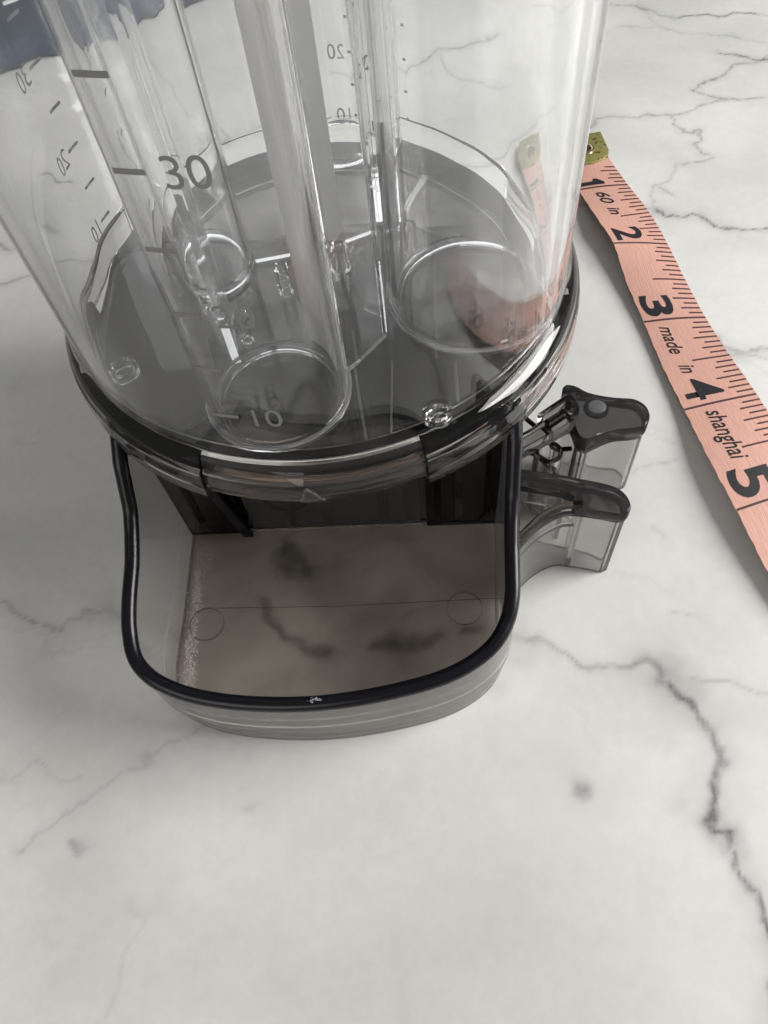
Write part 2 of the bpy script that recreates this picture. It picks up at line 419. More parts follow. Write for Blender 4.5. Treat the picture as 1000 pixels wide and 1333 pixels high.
# ------------------------------------------------------------------ marble table
VEINS = [
    (1.2, 0.45, [(16.1, 53.1), (22.9, 51.8), (26.5, 48.5), (34.7, 49.4), (40.7, 46.0)]),
    (1.6, 0.8, [(40.7, 46.0), (42.5, 38.5), (44.3, 32.1), (42.2, 24.8), (42.3, 21.4)]),
    (1.0, 1.0, [(41.6, 22.3), (42.4, 20.4), (44.5, 19.1), (44.9, 17.1)]),
    (1.0, 0.8, [(44.4, 18.5), (45.3, 12.5), (45.4, 8.4), (44.9, -0.5), (44.3, -4.2)]),
    (0.6, 0.3, [(34.7, 49.4), (41.1, 48.1), (48.6, 45.8), (56.1, 44.6)]),
    (0.5, 0.35, [(42.0, 21.4), (39.7, 15.8)]),
    (0.8, 0.4, [(-86.9, 65.2), (-79.8, 61.6), (-73.4, 57.4)]),
    (0.6, 0.3, [(-75.7, 57.5), (-70.1, 59.7), (-64.4, 61.9), (-61.7, 63.8)]),
    (0.6, 0.25, [(-71.8, 18.0), (-67.8, 23.3), (-63.4, 27.6), (-59.8, 30.1), (-52.0, 32.6), (-49.1, 35.8), (-38.0, 41.7)]),
    (2.5, 0.5, [(-61.4, 20.8), (-60.6, 19.6)]),
    (2.5, 0.3, [(-52.3, 32.8), (-51.6, 33.3)]),
    (1.5, 0.2, [(-33.1, 25.9), (-32.5, 26.2)]),
    (2.6, 0.6, [(20.3, 28.8), (21.3, 28.5)]),
    (3.5, 0.9, [(-30.5, 74.9), (-30.0, 71.5), (-28.3, 68.8)]),
    (2.8, 0.75, [(-32.7, 62.4), (-29.1, 57.6), (-24.8, 54.7), (-20.5, 53.5)]),
    (2.5, 0.3, [(-28.3, 68.8), (-31.2, 62.4)]),
    (3.0, 0.8, [(-13.3, 55.2), (-7.6, 54.2), (-2.0, 54.9)]),
    (2.5, 0.75, [(3.7, 54.7), (5.4, 55.0)]),
    (1.5, 0.4, [(6.5, 54.9), (16.1, 53.1)]),
    (2.5, 0.35, [(-49.9, 56.7), (-54.8, 59.2), (-61.6, 63.4)]),
    (0.5, 0.55, [(59.4, 273.4), (63.8, 270.3), (75.0, 264.8), (81.5, 261.4)]),
    (0.6, 1.0, [(81.5, 261.4), (92.7, 258.8), (105.3, 258.2)]),
    (0.4, 0.4, [(105.3, 258.2), (108.6, 257.2)]),
    (0.4, 0.35, [(61.7, 255.9), (75.5, 254.7), (88.4, 249.6), (104.7, 241.6)]),
    (0.4, 0.3, [(72.1, 269.0), (74.8, 257.0), (77.7, 253.9)]),
    (0.5, 0.6, [(97.8, 213.7), (85.4, 214.5), (77.9, 219.7), (82.8, 222.5), (93.3, 230.9), (103.2, 235.6)]),
    (0.6, 0.95, [(91.5, 237.7), (95.5, 235.5), (102.6, 232.9)]),
    (0.6, 0.5, [(85.4, 214.5), (76.2, 211.2), (67.6, 210.1), (63.0, 208.5), (54.6, 209.2), (48.3, 209.2)]),
    (0.6, 0.5, [(68.6, 210.0), (68.8, 205.6), (71.4, 202.5), (76.7, 201.2), (77.7, 198.2), (74.3, 196.6), (75.6, 192.7), (77.5, 189.5), (72.6, 188.1), (69.9, 187.7)]),
    (0.7, 0.35, [(67.7, 188.6), (64.5, 181.8), (60.1, 179.8), (57.9, 172.3), (58.4, 170.1)]),
    (0.7, 0.8, [(58.3, 169.5), (63.8, 167.8), (72.7, 165.1), (75.8, 161.9), (84.5, 159.7)]),
    (0.6, 0.5, [(61.6, 179.0), (64.0, 175.9)]),
    (0.8, 0.5, [(37.5, 173.4), (45.5, 174.4), (57.5, 170.2)]),
    (0.6, 0.3, [(53.7, 123.5), (63.2, 120.5), (74.1, 117.5)]),
    (0.4, 0.25, [(40.0, 90.7), (46.4, 91.9), (49.5, 92.5)]),
    (0.8, 0.45, [(74.9, 120.8), (68.0, 119.7), (63.8, 123.3), (56.3, 128.0)]),
    (1.2, 0.5, [(-11.7, 241.2), (-3.3, 248.6), (4.1, 254.1), (16.1, 252.3), (33.4, 258.7)]),
    (1.0, 0.4, [(-27.4, 245.4), (-11.7, 241.2)]),
    (1.0, 0.3, [(4.1, 254.1), (15.2, 235.5), (35.2, 228.8)]),
    (1.0, 0.6, [(-121.7, 197.2), (-117.3, 193.3), (-107.6, 195.7)]),
    (1.2, 0.6, [(-120.4, 175.7), (-112.9, 171.9)]),
    (0.8, 0.5, [(-111.1, 157.0), (-106.5, 159.5), (-101.6, 160.5), (-93.7, 162.7)]),
    (1.0, 0.4, [(-108.9, 270.4), (-85.1, 253.4), (-67.5, 234.1), (-55.6, 211.3)]),
    (1.2, 0.5, [(-60.2, 211.9), (-51.5, 216.4), (-38.1, 222.4)]),
    (1.2, 0.5, [(-23.0, 182.0), (-2.1, 189.6), (27.7, 196.5), (48.1, 208.2)]),
    (2, 0.4, [(-24.5, 117.4), (-14.2, 135.8), (-3.1, 140.0), (15.6, 143.7)]),
    (0.5, 0.25, [(43.4, 59.8), (45.8, 58.2), (46.3, 57.4)]),
    (0.5, 0.2, [(40.6, 76.2), (44.6, 74.0)]),
    (0.5, 0.2, [(-78.1, 31.7), (-70.0, 32.9), (-62.8, 31.4)]),
]

def vnoise(x, y, seed):
    xi = np.floor(x).astype(np.int64); yi = np.floor(y).astype(np.int64)
    fx = x - xi; fy = y - yi; fx = fx * fx * (3 - 2 * fx); fy = fy * fy * (3 - 2 * fy)
    def h(a, b):
        v = np.sin(a * 127.1 + b * 311.7 + seed * 74.7) * 43758.5453
        return v - np.floor(v)
    return (h(xi, yi) * (1 - fx) + h(xi + 1, yi) * fx) * (1 - fy) + (h(xi, yi + 1) * (1 - fx) + h(xi + 1, yi + 1) * fx) * fy
def fbm(x, y, seed, oct=4):
    s = 0; a = 0.5
    for k in range(oct):
        s = s + a * vnoise(x * 2 ** k, y * 2 ** k, seed + k * 3); a *= 0.5
    return s / (1 - 0.5 ** oct)

def build_table():
    def axis(lo, hi, d, far):
        mid = np.arange(lo, hi + d / 2, d)
        ext = np.array([6, 14, 30, 60, 110, 200, far])
        return np.concatenate([(lo - ext)[::-1], mid, hi + ext])
    xs = axis(-165, 125, 0.6, 700); ys = axis(-15, 320, 0.6, 900)
    Xg, Yg = np.meshgrid(xs, ys)
    nx, ny = len(xs), len(ys)
    wx = Xg + (fbm(Xg / 9, Yg / 9, 1) - 0.5) * 7 + (fbm(Xg / 2.2, Yg / 2.2, 7) - 0.5) * 1.6
    wy = Yg + (fbm(Xg / 9, Yg / 9, 21) - 0.5) * 7 + (fbm(Xg / 2.2, Yg / 2.2, 31) - 0.5) * 1.6
    v = np.zeros_like(Xg)
    wvar = 0.45 + 1.1 * fbm(Xg / 5, Yg / 5, 77)
    for w, dk, pts in VEINS:
        best = np.full_like(Xg, 1e9)
        for (ax, ay), (bx, by) in zip(pts[:-1], pts[1:]):
            dx, dy = bx - ax, by - ay
            L = dx * dx + dy * dy + 1e-9
            t = np.clip(((wx - ax) * dx + (wy - ay) * dy) / L, 0, 1)
            best = np.minimum(best, np.hypot(wx - ax - t * dx, wy - ay - t * dy))
        # the veins are finer near the camera than their spots
        k = w * wvar * 0.7
        core = dk * np.exp(-(best / (k * 0.75)) ** 2)
        halo = 0.3 * dk * np.exp(-(best / (k * 3.6)) ** 2)
        v = np.maximum(v, core) + halo * (v < 0.9)
    # wandering natural veinlets
    for s, sc, am, wd in ((3, 48, 0.13, 0.008), (13, 30, 0.08, 0.010), (23, 70, 0.16, 0.006)):
        f = fbm(wx / sc + 5, wy / (sc * 0.55) + 9, s, 5)
        gate = np.clip((fbm(Xg / 40, Yg / 40, s + 50) - 0.5) * 5, 0, 1)
        v = v + am * gate * np.exp(-((f - 0.5) / wd) ** 2)
    v = v * (0.6 + 0.6 * fbm(Xg / 5, Yg / 5, 61))
    cloud = np.clip((fbm(wx / 40, wy / 26, 91, 5) - 0.42) * 2.2, 0, 1) * 0.75
    co = np.stack([Xg * MM, Yg * MM, np.zeros_like(Xg)], -1).reshape(-1, 3).astype(np.float32)
    idx = np.arange(nx * ny).reshape(ny, nx)
    q = np.stack([idx[:-1, :-1], idx[:-1, 1:], idx[1:, 1:], idx[1:, :-1]], -1).reshape(-1, 4)
    me = bpy.data.meshes.new('table_top')
    me.vertices.add(len(co)); me.vertices.foreach_set('co', co.ravel())
    me.loops.add(q.size); me.loops.foreach_set('vertex_index', q.ravel().astype(np.int32))
    me.polygons.add(len(q))
    me.polygons.foreach_set('loop_start', (np.arange(len(q)) * 4).astype(np.int32))
    me.polygons.foreach_set('loop_total', np.full(len(q), 4, np.int32))
    me.update(calc_edges=True)
    for nm, arr in (('vein', np.clip(v, 0, 1)), ('cloud', cloud)):
        a = me.attributes.new(nm, 'FLOAT', 'POINT')
        a.data.foreach_set('value', arr.ravel().astype(np.float32))
    me.materials.append(M_marble)
    o = bpy.data.objects.new('table_top', me)
    SC.collection.objects.link(o)
    o['kind'] = 'structure'
    o['label'] = 'polished white marble table top with grey veins'
build_table()

# ------------------------------------------------------------------ the jar and its base
JC = (-18.5, 105.0)          # axis of the jar
R = 41.6                     # outer radius of the jar wall
ZF = 46.0                    # underside of the jar floor
ZT = 190.0                   # top of the jar, above the picture
jar = empty('measuring_jar', (JC[0], JC[1], 0), 'clear graduated plastic jar on a smoky grey base with an open front tray', 'jar')

def add(name, bm, m, parent=jar, **k): return finish(name, bm, m, parent, **k)

def pipe(bm, c, ro, t, z0, z1, seg=96, b=0.3):
    lathe(bm, [(ro, z0 + b), (ro, z1), (ro - t, z1), (ro - t, z0 + b), (ro - t + b, z0), (ro - b, z0)], c, seg=seg)

# outer wall and floor, moulded in one
bm = bmesh.new()
WT = 2.0
lathe(bm, [(0.002, ZF), (R - 0.5, ZF), (R, ZF + 0.5), (R, ZT), (R - WT, ZT), (R - WT, ZF + 1.7), (R - WT - 0.5, ZF + 1.2), (0.002, ZF + 1.2)], JC, seg=180)
wall_o = add('jar_wall', bm, M_clear)
wall_o.data.materials.append(M_clear_flat)
for _f in wall_o.data.polygons:
    if abs(_f.normal.z) > 0.9 and _f.center.z < 0.05: _f.material_index = 1

# standing tubes
TUBES = [((-22.3, 75.95), 10.2), ((7.0, 94.7), 12.9), ((-37.6, 105.5), 8.4), ((-15.6, 137.0), 7.6)]
tube_objs = []
for c, r in TUBES:
    bm = bmesh.new()
    lathe(bm, [(r, ZF + 1.25), (r + 0.3, ZF + 1.25), (r + 0.3, ZF + 2.0), (r, ZF + 2.0), (r, ZT - 4), (r - 1.1, ZT - 4), (r - 1.1, ZF + 2.1), (r - 1.6, ZF + 2.1), (r - 1.6, ZF + 1.25)], c, seg=96)
    tube_objs.append(add('coin_tube', bm, M_clear))

for (c, r), par, a0, a1 in ((TUBES[0], 0, 0, 360), (TUBES[1], 1, 95, 345), (TUBES[2], 2, 150, 380)):
    bm = bmesh.new()
    n_ = 90; full = a1 - a0 >= 360
    P = [Vector((c[0] + (r + 0.2) * math.cos(math.radians(a0 + (a1 - a0) * k / n_)), c[1] + (r + 0.2) * math.sin(math.radians(a0 + (a1 - a0) * k / n_)), ZF + 2.2)) for k in range(n_ if full else n_ + 1)]
    bead(bm, P, 0.32, 0.3, seg=8, closed=full)
    add('foot_ring', bm, M_frost, parent=tube_objs[par])
# dividers between the tubes
def divider(pts, z1, th=1.3):
    bm = bmesh.new()
    wall(bm, [Vector(p) for p in pts], th, ZF + 1.25, z1)
    return add('divider', bm, M_clear)
divider([(-12.3, 79.4), (-6.6, 86.2)], ZT - 6)
divider([(-6.4, 87.2), (-7.4, 111.6)], ZT - 6)
divider([(-7.9, 112.6), (-15.6, 109.0), (-29.0, 106.6)], ZT - 6)
divider([(-29.6, 83.4), (-33.4, 97.0)], ZT - 6)
divider([(-6.8, 113.0), (-9.8, 131.0)], ZT - 6)
# added white strip that stands in for a bright reflection behind the front tube
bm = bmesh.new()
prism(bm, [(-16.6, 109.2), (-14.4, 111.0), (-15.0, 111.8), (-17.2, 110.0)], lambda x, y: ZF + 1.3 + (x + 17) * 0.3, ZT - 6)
add('reflection_strip', bm, M_white, smooth=False)
# added milky sheet that paints the broad reflected column in the front tube
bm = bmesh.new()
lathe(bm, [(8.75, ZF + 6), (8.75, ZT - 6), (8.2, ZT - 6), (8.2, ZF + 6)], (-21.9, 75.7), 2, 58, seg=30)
add('reflection_column', bm, M_milk, parent=tube_objs[0])

# little hollow bosses moulded on the floor
for x, y, r, h in ((0.8, 69.3, 2.1, 1.6), (-46.6, 81.2, 2.0, 1.6), (-28.9, 88.0, 1.3, 5.0), (-14.4, 102.2, 1.5, 4.5), (-22.0, 98.4, 1.6, 5.0), (-3.4, 105.4, 1.4, 5.5)):
    bm = bmesh.new()
    pipe(bm, (x, y), r, 0.7, ZF + 1.3, ZF + 1.3 + h, seg=32, b=0.15)
    add('floor_boss', bm, M_clear_flat)

# skirt of the jar: grooved clear ring with two notches at the front
RS = 44.3
def skirt_profile(zb, ro):
    return [(R - 0.55, 46.4), (R + 0.55, 46.2), (ro - 1.2, 45.2), (ro - 0.7, 44.3), (ro - 0.9, 43.9), (ro - 0.25, 43.0), (ro - 0.45, 42.5),
            (ro, 41.3), (ro - 0.2, 40.9), (ro, 40.2), (ro, zb + 0.3), (ro - 0.35, zb), (ro - 1.2, zb), (ro - 1.35, 43.6), (R - 0.55, 45.0)]
bm = bmesh.new()
lathe(bm, skirt_profile(39.0, RS - 0.5), JC, -110.7, -66.6, seg=60)
skf = add('skirt_front', bm, M_skirt, angle=50)
bm = bmesh.new()
lathe(bm, skirt_profile(37.6, RS), JC, -66.3, 34.0, seg=150)
skr = add('skirt', bm, M_skirt, angle=50)
bm = bmesh.new()
lathe(bm, skirt_profile(37.6, RS), JC, 152.0, 249.0, seg=150)
skr = add('skirt', bm, M_skirt, angle=50)

# raised arrow outline on the front of the skirt
def skin_pt(az, z, r): a = math.radians(az); return Vector((JC[0] + r * math.cos(a), JC[1] + r * math.sin(a), z))
bm = bmesh.new()
tri = [(-91.6, 39.2), (-89.9, 42.6), (-86.9, 39.2), (-91.6, 39.2)]
for (a0, z0), (a1, z1) in zip(tri[:-1], tri[1:]):
    P = [skin_pt(a0 + (a1 - a0) * t / 6, z0 + (z1 - z0) * t / 6, RS - 0.5) for t in range(7)]
    bead(bm, P, 0.17, 0.2, seg=8)
add('arrow_mark', bm, M_clear_flat, parent=skf)

# printed scales: ticks and numerals lie on the outside of the jar wall
def scale_group(az_t0, az_t1, az_n, z_of, numbers, lines, h_txt, wt):
    for n in lines:
        z = z_of(n)
        bm = bmesh.new()
        k = 8; rings = []
        for i in range(k + 1):
            a = az_t0 + (az_t1 - az_t0) * i / k
            rings.append([skin_pt(a, z - wt / 2, R + 0.04), skin_pt(a, z + wt / 2, R + 0.04), skin_pt(a, z + wt / 2, R + 0.07), skin_pt(a, z - wt / 2, R + 0.07)])
        loft(bm, rings, cap=True)
        add('tick_mark', bm, M_ink, parent=wall_o, smooth=False)
    for n in numbers:
        z = z_of(n)
        src, x0, x1, y0, y1 = text_mesh(str(n), h_txt * 1.38, bold=0.0)
        cx, cyy = (x0 + x1) / 2, (y0 + y1) / 2
        s = h_txt / (y1 - y0)
        for v in src.verts:
            X = (v.co.x - cx) * s; Z = (v.co.y - cyy) * s
            v.co = skin_pt(az_n + math.degrees(X / R), z + Z, R + 0.06)
        add('numeral', src, M_ink, parent=wall_o, smooth=False, fix=False)
scale_group(-103.9, -99.4, -94.0, lambda n: 38.2 + n * 1.81, (10, 20, 30, 40), (10, 15, 20, 25, 30, 35, 40), 3.5, 0.62)
scale_group(160.1, 164.3, 168.3, lambda n: 34.7 + n * 1.353, (10, 20, 30, 40), (10, 15, 20, 25, 30, 35, 40), 3.1, 0.5)
scale_group(79.6, 81.4, 85.2, lambda n: 35.6 + n * 1.19, (10, 20, 30), (10, 15, 20, 25, 30), 2.7, 0.5)
scale_group(71.2, 72.6, 60.0, lambda n: 33.8 + n * 1.19, (), (10, 15, 20, 25), 2.7, 0.5)  # repeats the back ticks as their refracted image, not a printed scale

# ------------------------------------------------------------------ base
bm = bmesh.new()
lathe(bm, [(42.0, 38.2), (42.1, 42.6), (41.0, 43.0), (40.6, 38.2)], JC, -109, -67, seg=50)
add('collar', bm, glass('brownish_collar_plastic', (0.78, 0.72, 0.69), wave=0.06, wscale=90))
# dark collar pieces inside the skirt (open at the front)
for a0, a1, zb in ((-65, -38, 38.2), (-35, -12, 39.6), (-9, 8, 40.2), (186, 205, 40.0), (208, 226, 39.2), (228, 247.5, 38.0)):
    bm = bmesh.new()
    lathe(bm, [(42.1, zb), (42.4, 42.4), (41.6, 43.2), (40.4, 43.2), (40.2, zb)], JC, a0, a1, seg=50)
    add('collar', bm, M_coll)
bm = bmesh.new()
lathe(bm, [(39.3, 36.0), (39.3, 42.0), (38.9, 42.4), (36.2, 42.4), (36.2, 41.7), (38.0, 41.5), (38.0, 36.0)], JC, seg=160)
add('lid_rim', bm, M_coll)
# drum body under the jar
bm = bmesh.new()
lathe(bm, [(37.8, 2.5), (37.8, 35.9), (36.4, 35.9), (36.4, 2.5)], JC, -40, 220, seg=160)
drum = add('base_drum', bm, M_smoke_mid)
bm = bmesh.new()
prism(bm, circle_pts(JC, 37.7, 120), 40.4, 41.6)
lid = add('base_lid', bm, M_lid, smooth=False)
bm = bmesh.new()
sheet_outline = circle_pts(JC, 35.6, 60, 204, 328) + [(10, 90), (4, 97), (-6, 94), (-12, 98), (-24, 96), (-33, 92), (-44, 92)]
prism(bm, sheet_outline, 40.08, 40.34)  # added dark sheet, paints the gloom under the front of the lid
add('shade_sheet', bm, M_shade_sheet, smooth=False)
# rounded frosted plate under the left of the jar
bm = bmesh.new()
pl = smooth_path([(-54.6, 111.5), (-46.1, 112.5), (-40.3, 94.2), (-34.6, 78.6), (-36.6, 74.2), (-40.4, 72.4), (-44.8, 73.9), (-49.5, 78.8), (-53.8, 88.0), (-56.4, 100.8)], 1.2, closed=True)
prism(bm, pl, 42.0, 43.2)
add('cover_plate', bm, M_plate, smooth=False)
# raised lines moulded on the lid
def ridge(pts, rr=0.28, z=41.75, m=None):
    bm = bmesh.new(); bead(bm, [Vector((p[0], p[1], z)) for p in smooth_path(pts, 1.0)], rr, rr * 0.8, seg=8); add('lid_ridge', bm, m or M_frost, parent=lid)
ridge([(3.2, 68), (3.6, 76), (3.8, 85)], 0.25)
ridge([(-6.5, 70), (-6.2, 80), (-6.0, 86)], 0.18)
ridge([(-10.0, 70), (-11.4, 80), (-13, 93)], 0.2)
ridge([(0.8, 86), (1.0, 98), (1.2, 112)], 0.22)
ridge([(-30, 116), (-18, 119.5), (-4, 118), (8, 112)], 0.3)
ridge([(-44, 122), (-32, 131), (-16, 134.5), (0, 131.5)], 0.35)
ridge([(-38.0, 78.4), (-40.6, 76.2), (-44.8, 77.4), (-48.2, 81)], 0.25, z=43.35)
ridge([(-54.0, 110.5), (-55.6, 101), (-53.2, 89.0), (-49.2, 80.0)], 0.5, z=43.35)
for pp in ([(4.4, 78.5), (6.2, 78.5), (6.4, 85.2), (5.3, 86.4), (4.2, 85.2)], [(-33.0, 96), (-27, 95), (-24.5, 99), (-30, 101)], [(-12.5, 100), (-9.6, 98.8), (-9.0, 106), (-12, 107)]):
    bm = bmesh.new(); prism(bm, smooth_path(pp, 0.5, closed=True), 41.62, 41.9); add('slot', bm, M_coll, parent=lid, smooth=False)
# ribs inside the drum
def rib(pts, z0, z1, th=1.4, m=None):
    bm = bmesh.new(); wall(bm, [Vector(p) for p in pts], th, z0, z1)
    add('inner_rib', bm, m or M_smoke_dark, parent=drum)
rib([(1.2, 80.0), (1.2, 102.0)], 2.5, 40)
rib([(5.2, 80.0), (5.2, 98.0)], 2.5, 40, m=M_smoke)
rib([(-4.6, 79.0), (-4.6, 97.0)], 2.5, 40, m=M_smoke)
rib([(-20.5, 79.0), (-20.5, 92.0)], 2.5, 40, m=M_smoke)
rib([(-9.5, 79), (-9.5, 112)], 2.5, 40)
rib([(-37.8, 79), (-37.8, 118)], 2.5, 40)
rib([(-50, 118), (10, 118)], 2.5, 40)
rib([(-27.6, 79), (-24.0, 96), (-14, 96)], 2.5, 40)
bm = bmesh.new(); pipe(bm, (-18.5, 105), 5.5, 1.6, 2.5, 40.2, seg=48); add('spindle_post', bm, M_smoke_dark)

# tray
ZP = [(30, 19.6), (36, 19.9), (42.4, 20.8), (48, 22.0), (53, 23.8), (59.5, 25.7), (64, 27.9), (67, 29.8), (72, 36.2), (78, 40.8), (90, 42)]
def zrim(x, y): return float(np.interp(y, [a for a, b in ZP], [b for a, b in ZP]))
OUT = [(-51.3, 84), (-51.2, 78), (-51.1, 72), (-50.9, 66), (-50.8, 59.5), (-50.9, 53), (-50.6, 48.4), (-49.3, 44.2), (-46.6, 41.2), (-42.8, 39.1), (-38.2, 37.6), (-32.5, 36.6), (-26.0, 36.1),
       (-19.5, 36.1), (-12.9, 36.7), (-6.0, 37.9), (0.2, 39.5), (5.0, 41.7), (8.8, 44.6), (11.2, 48.2), (12.3, 52.0), (12.6, 56.0), (12.8, 61), (13.3, 68), (13.7, 74), (14.0, 84)]
opath = smooth_path(OUT, 0.7)
tray = None
bm = bmesh.new()
th = 1.7
rings = []
inn = offset2(opath, th); ins = offset2(opath, 0.7); inb = offset2(opath, th + 0.7)
for p, q, s, b in zip(opath, inn, ins, inb):
    zt = zrim(*p) - 1.0
    rings.append([(s[0], s[1], 0.15), (s[0], s[1], 6.9), (p[0], p[1], 7.2), (p[0], p[1], zt), (q[0], q[1], zt), (b[0], b[1], 2.4), (b[0], b[1], 0.15)])
loft(bm, rings, cap=True)
tray = add('tray', bm, M_tray)
# floor slab
fp = offset2(opath, 2.42)
fl = [tuple(p) for p in fp if p[1] < 78.2]
fl = [(-48.7, 78.4)] + fl + [(11.5, 78.4)]
bm = bmesh.new(); prism(bm, fl, 0.9, 2.4); tray_floor = add('tray_floor', bm, M_floor, parent=tray, smooth=False)
# drum floor behind
bm = bmesh.new(); prism(bm, circle_pts(JC, 36.8, 100, -44, 224), 0.9, 2.4); add('drum_floor', bm, M_smoke, smooth=False)
# black bead along the rim
rp = [Vector((q[0], q[1], zrim(p[0], p[1]) - 0.2)) for p, q in zip(opath, offset2(opath, 0.9)) if p[1] < 79.5]
bm = bmesh.new(); bead(bm, rp, 1.22, 1.15, seg=16); rim = add('rim', bm, M_black, parent=tray)
# scuff on the front of the rim
bm = bmesh.new()
for k in range(26):
    x = -19.4 + random.gauss(0, 0.55); i = min(range(len(rp)), key=lambda j: abs(rp[j].x - x) + (0 if rp[j].y < 42 else 99))
    c = rp[i] + Vector((x - rp[i].x, 0.3 + random.gauss(0, 0.22), 1.12)); r = random.uniform(0.04, 0.13)
    bmesh.ops.create_icosphere(bm, subdivisions=1, radius=r, matrix=Matrix.Translation(c) @ Matrix.Diagonal((1.6, 1, 0.4, 1)))
add('scuff', bm, M_nick, parent=tray)
# ejector rings, a faint seam across the floor
for c in ((-43.6, 58.2), (4.6, 59.8)):
    bm = bmesh.new(); lathe(bm, [(3.35, 2.35), (3.35, 2.52), (3.12, 2.52), (3.12, 2.35)], c, seg=64); add('ejector_ring', bm, M_smoke, parent=tray)
bm = bmesh.new(); bead(bm, [Vector((-42, 61.4, 2.42)), Vector((-20, 61.0, 2.42)), Vector((10.2, 61.6, 2.42))], 0.1, 0.1, seg=6); add('floor_seam', bm, M_smoke, parent=tray)
# back wall of the tray: dark panels either side of a paler one, with a slanting strut and a round boss
def panel(x0, x1, y, z0, z1, t, m, name='back_panel'):
    bm = bmesh.new(); prism(bm, [(x0, y), (x1, y), (x1, y + t), (x0, y + t)], z0, z1); return add(name, bm, m, smooth=False)
panel(-49.2, -37.4, 77.6, 2.5, 39.9, 1.4, M_smoke_dark)
panel(-36.4, -3.0, 78.6, 2.5, 39.9, 1.2, M_panel)
panel(-1.8, 11.6, 77.6, 2.5, 39.9, 1.4, M_smoke_dark)
panel(-48.5, -4, 92.0, 2.6, 39.8, 1.2, M_smoke_dark)
bm = bmesh.new()
loft(bm, [[(-38.2, 76.6, 2.5), (-36.4, 76.6, 2.5), (-36.4, 77.5, 2.5), (-38.2, 77.5, 2.5)], [(-44.4, 76.6, 34), (-42.4, 76.6, 34), (-42.4, 77.5, 34), (-44.4, 77.5, 34)]], cap=True)
add('strut', bm, M_black, smooth=False)
bm = bmesh.new()
rr = [[(-27.6 + r * math.cos(2 * PI * k / 40), y, 15.2 + r * math.sin(2 * PI * k / 40)) for k in range(40)] for r, y in ((4.4, 78.5), (4.4, 77.3), (4.0, 76.9))]
loft(bm, rr, cap=True); add('round_boss', bm, M_collar)

# side handles
FH = [(13.2, 76.9), (17.0, 76.6), (21.5, 75.3), (25.5, 74.1), (28.6, 73.1), (30.6, 72.2), (31.9, 70.8), (32.3, 68.9), (31.9, 67.7), (30.8, 67.2), (27.6, 68.0), (25.0, 68.6), (22.2, 68.9), (19.6, 67.9), (16.9, 66.0), (14.6, 63.6), (13.4, 62.2)]
def shell(pts, z0, z1, t, m, parent, name):
    pth = smooth_path(pts, 0.8)
    bm = bmesh.new(); wall(bm, [Vector((p[0], p[1])) for p in pth][::-1], t, z0, z1, bev=0.3)
    return add(name, bm, m, parent=parent)
hf = shell(FH, 0.2, 19.2, 1.1, M_grey, jar, 'handle')
hf['label'] = 'front grip on the right side with a dark top'
bm = bmesh.new()
top = smooth_path([(13.2, 77.1), (21.5, 75.5), (25.5, 74.3), (28.6, 73.3), (30.8, 72.3), (32.1, 70.8), (32.6, 68.9), (32.1, 67.5), (30.8, 66.9), (27.6, 67.7), (24.4, 68.5), (23.2, 69.3), (23.6, 70.4), (22.8, 71.4), (19.6, 72.9), (13.2, 74.7)], 0.6, closed=True)
prism(bm, top, 19.3, 22.2, bevel=0.5)
add('handle_top', bm, M_grip, parent=hf)
bm = bmesh.new()
lip = smooth_path([(13.2, 64.2, 20.6), (14.6, 65.0, 20.8), (16.9, 67.0, 21.3), (19.6, 68.6, 21.6), (22.2, 69.4, 21.7), (24.6, 69.3, 21.7)], 0.6)
bead(bm, lip, 0.5, 1.0, seg=10); add('handle_lip', bm, M_smoke_dark, parent=hf)
bm = bmesh.new()
prism(bm, [(13.2, 75), (19.6, 73.2), (23.2, 71.0), (24, 69.4), (22.2, 69.2), (19.6, 68.2), (16.9, 66.6), (13.6, 63.6)], 15.0, 16.0)
add('handle_web', bm, M_smoke, parent=hf, smooth=False)
bm = bmesh.new(); wall(bm, [Vector((24.6, 73.6)), Vector((24.2, 69.2))], 1.0, 0.4, 19.0); add('handle_rib', bm, M_smoke, parent=hf)

BH = [(24.6, 95.0), (26.6, 95.2), (28.9, 93.9), (33.5, 92.6), (36.8, 92.0), (38.6, 90.4), (39.0, 88.2), (38.0, 86.0), (36.0, 85.4), (32.4, 85.1), (29.6, 83.9), (27.4, 82.9), (26.0, 83.8), (25.4, 86.9), (24.6, 90.8)]
hb = shell(BH + [BH[0]], 0.2, 17.6, 1.1, M_grey, jar, 'handle')
hb['label'] = 'rear grip on the right side with a dimpled dark top'
bm = bmesh.new()
btop = smooth_path([(p[0] + (0.25 if p[0] > 30 else -0.2), p[1]) for p in BH], 0.6, closed=True)
prism(bm, btop, lambda x, y: 17.7, lambda x, y: 21.2 + 0.9 * math.exp(-((x - 25) / 4) ** 2), bevel=0.55)
add('handle_top', bm, M_grip, parent=hb)
bm = bmesh.new(); bmesh.ops.create_uvsphere(bm, u_segments=28, v_segments=12, radius=2.3, matrix=Matrix.Translation((29.8, 89.8, 21.1)) @ Matrix.Diagonal((1, 1, 0.32, 1)))
add('dimple', bm, principled('dull_dimple', (0.11, 0.11, 0.115), 0.3), parent=hb)
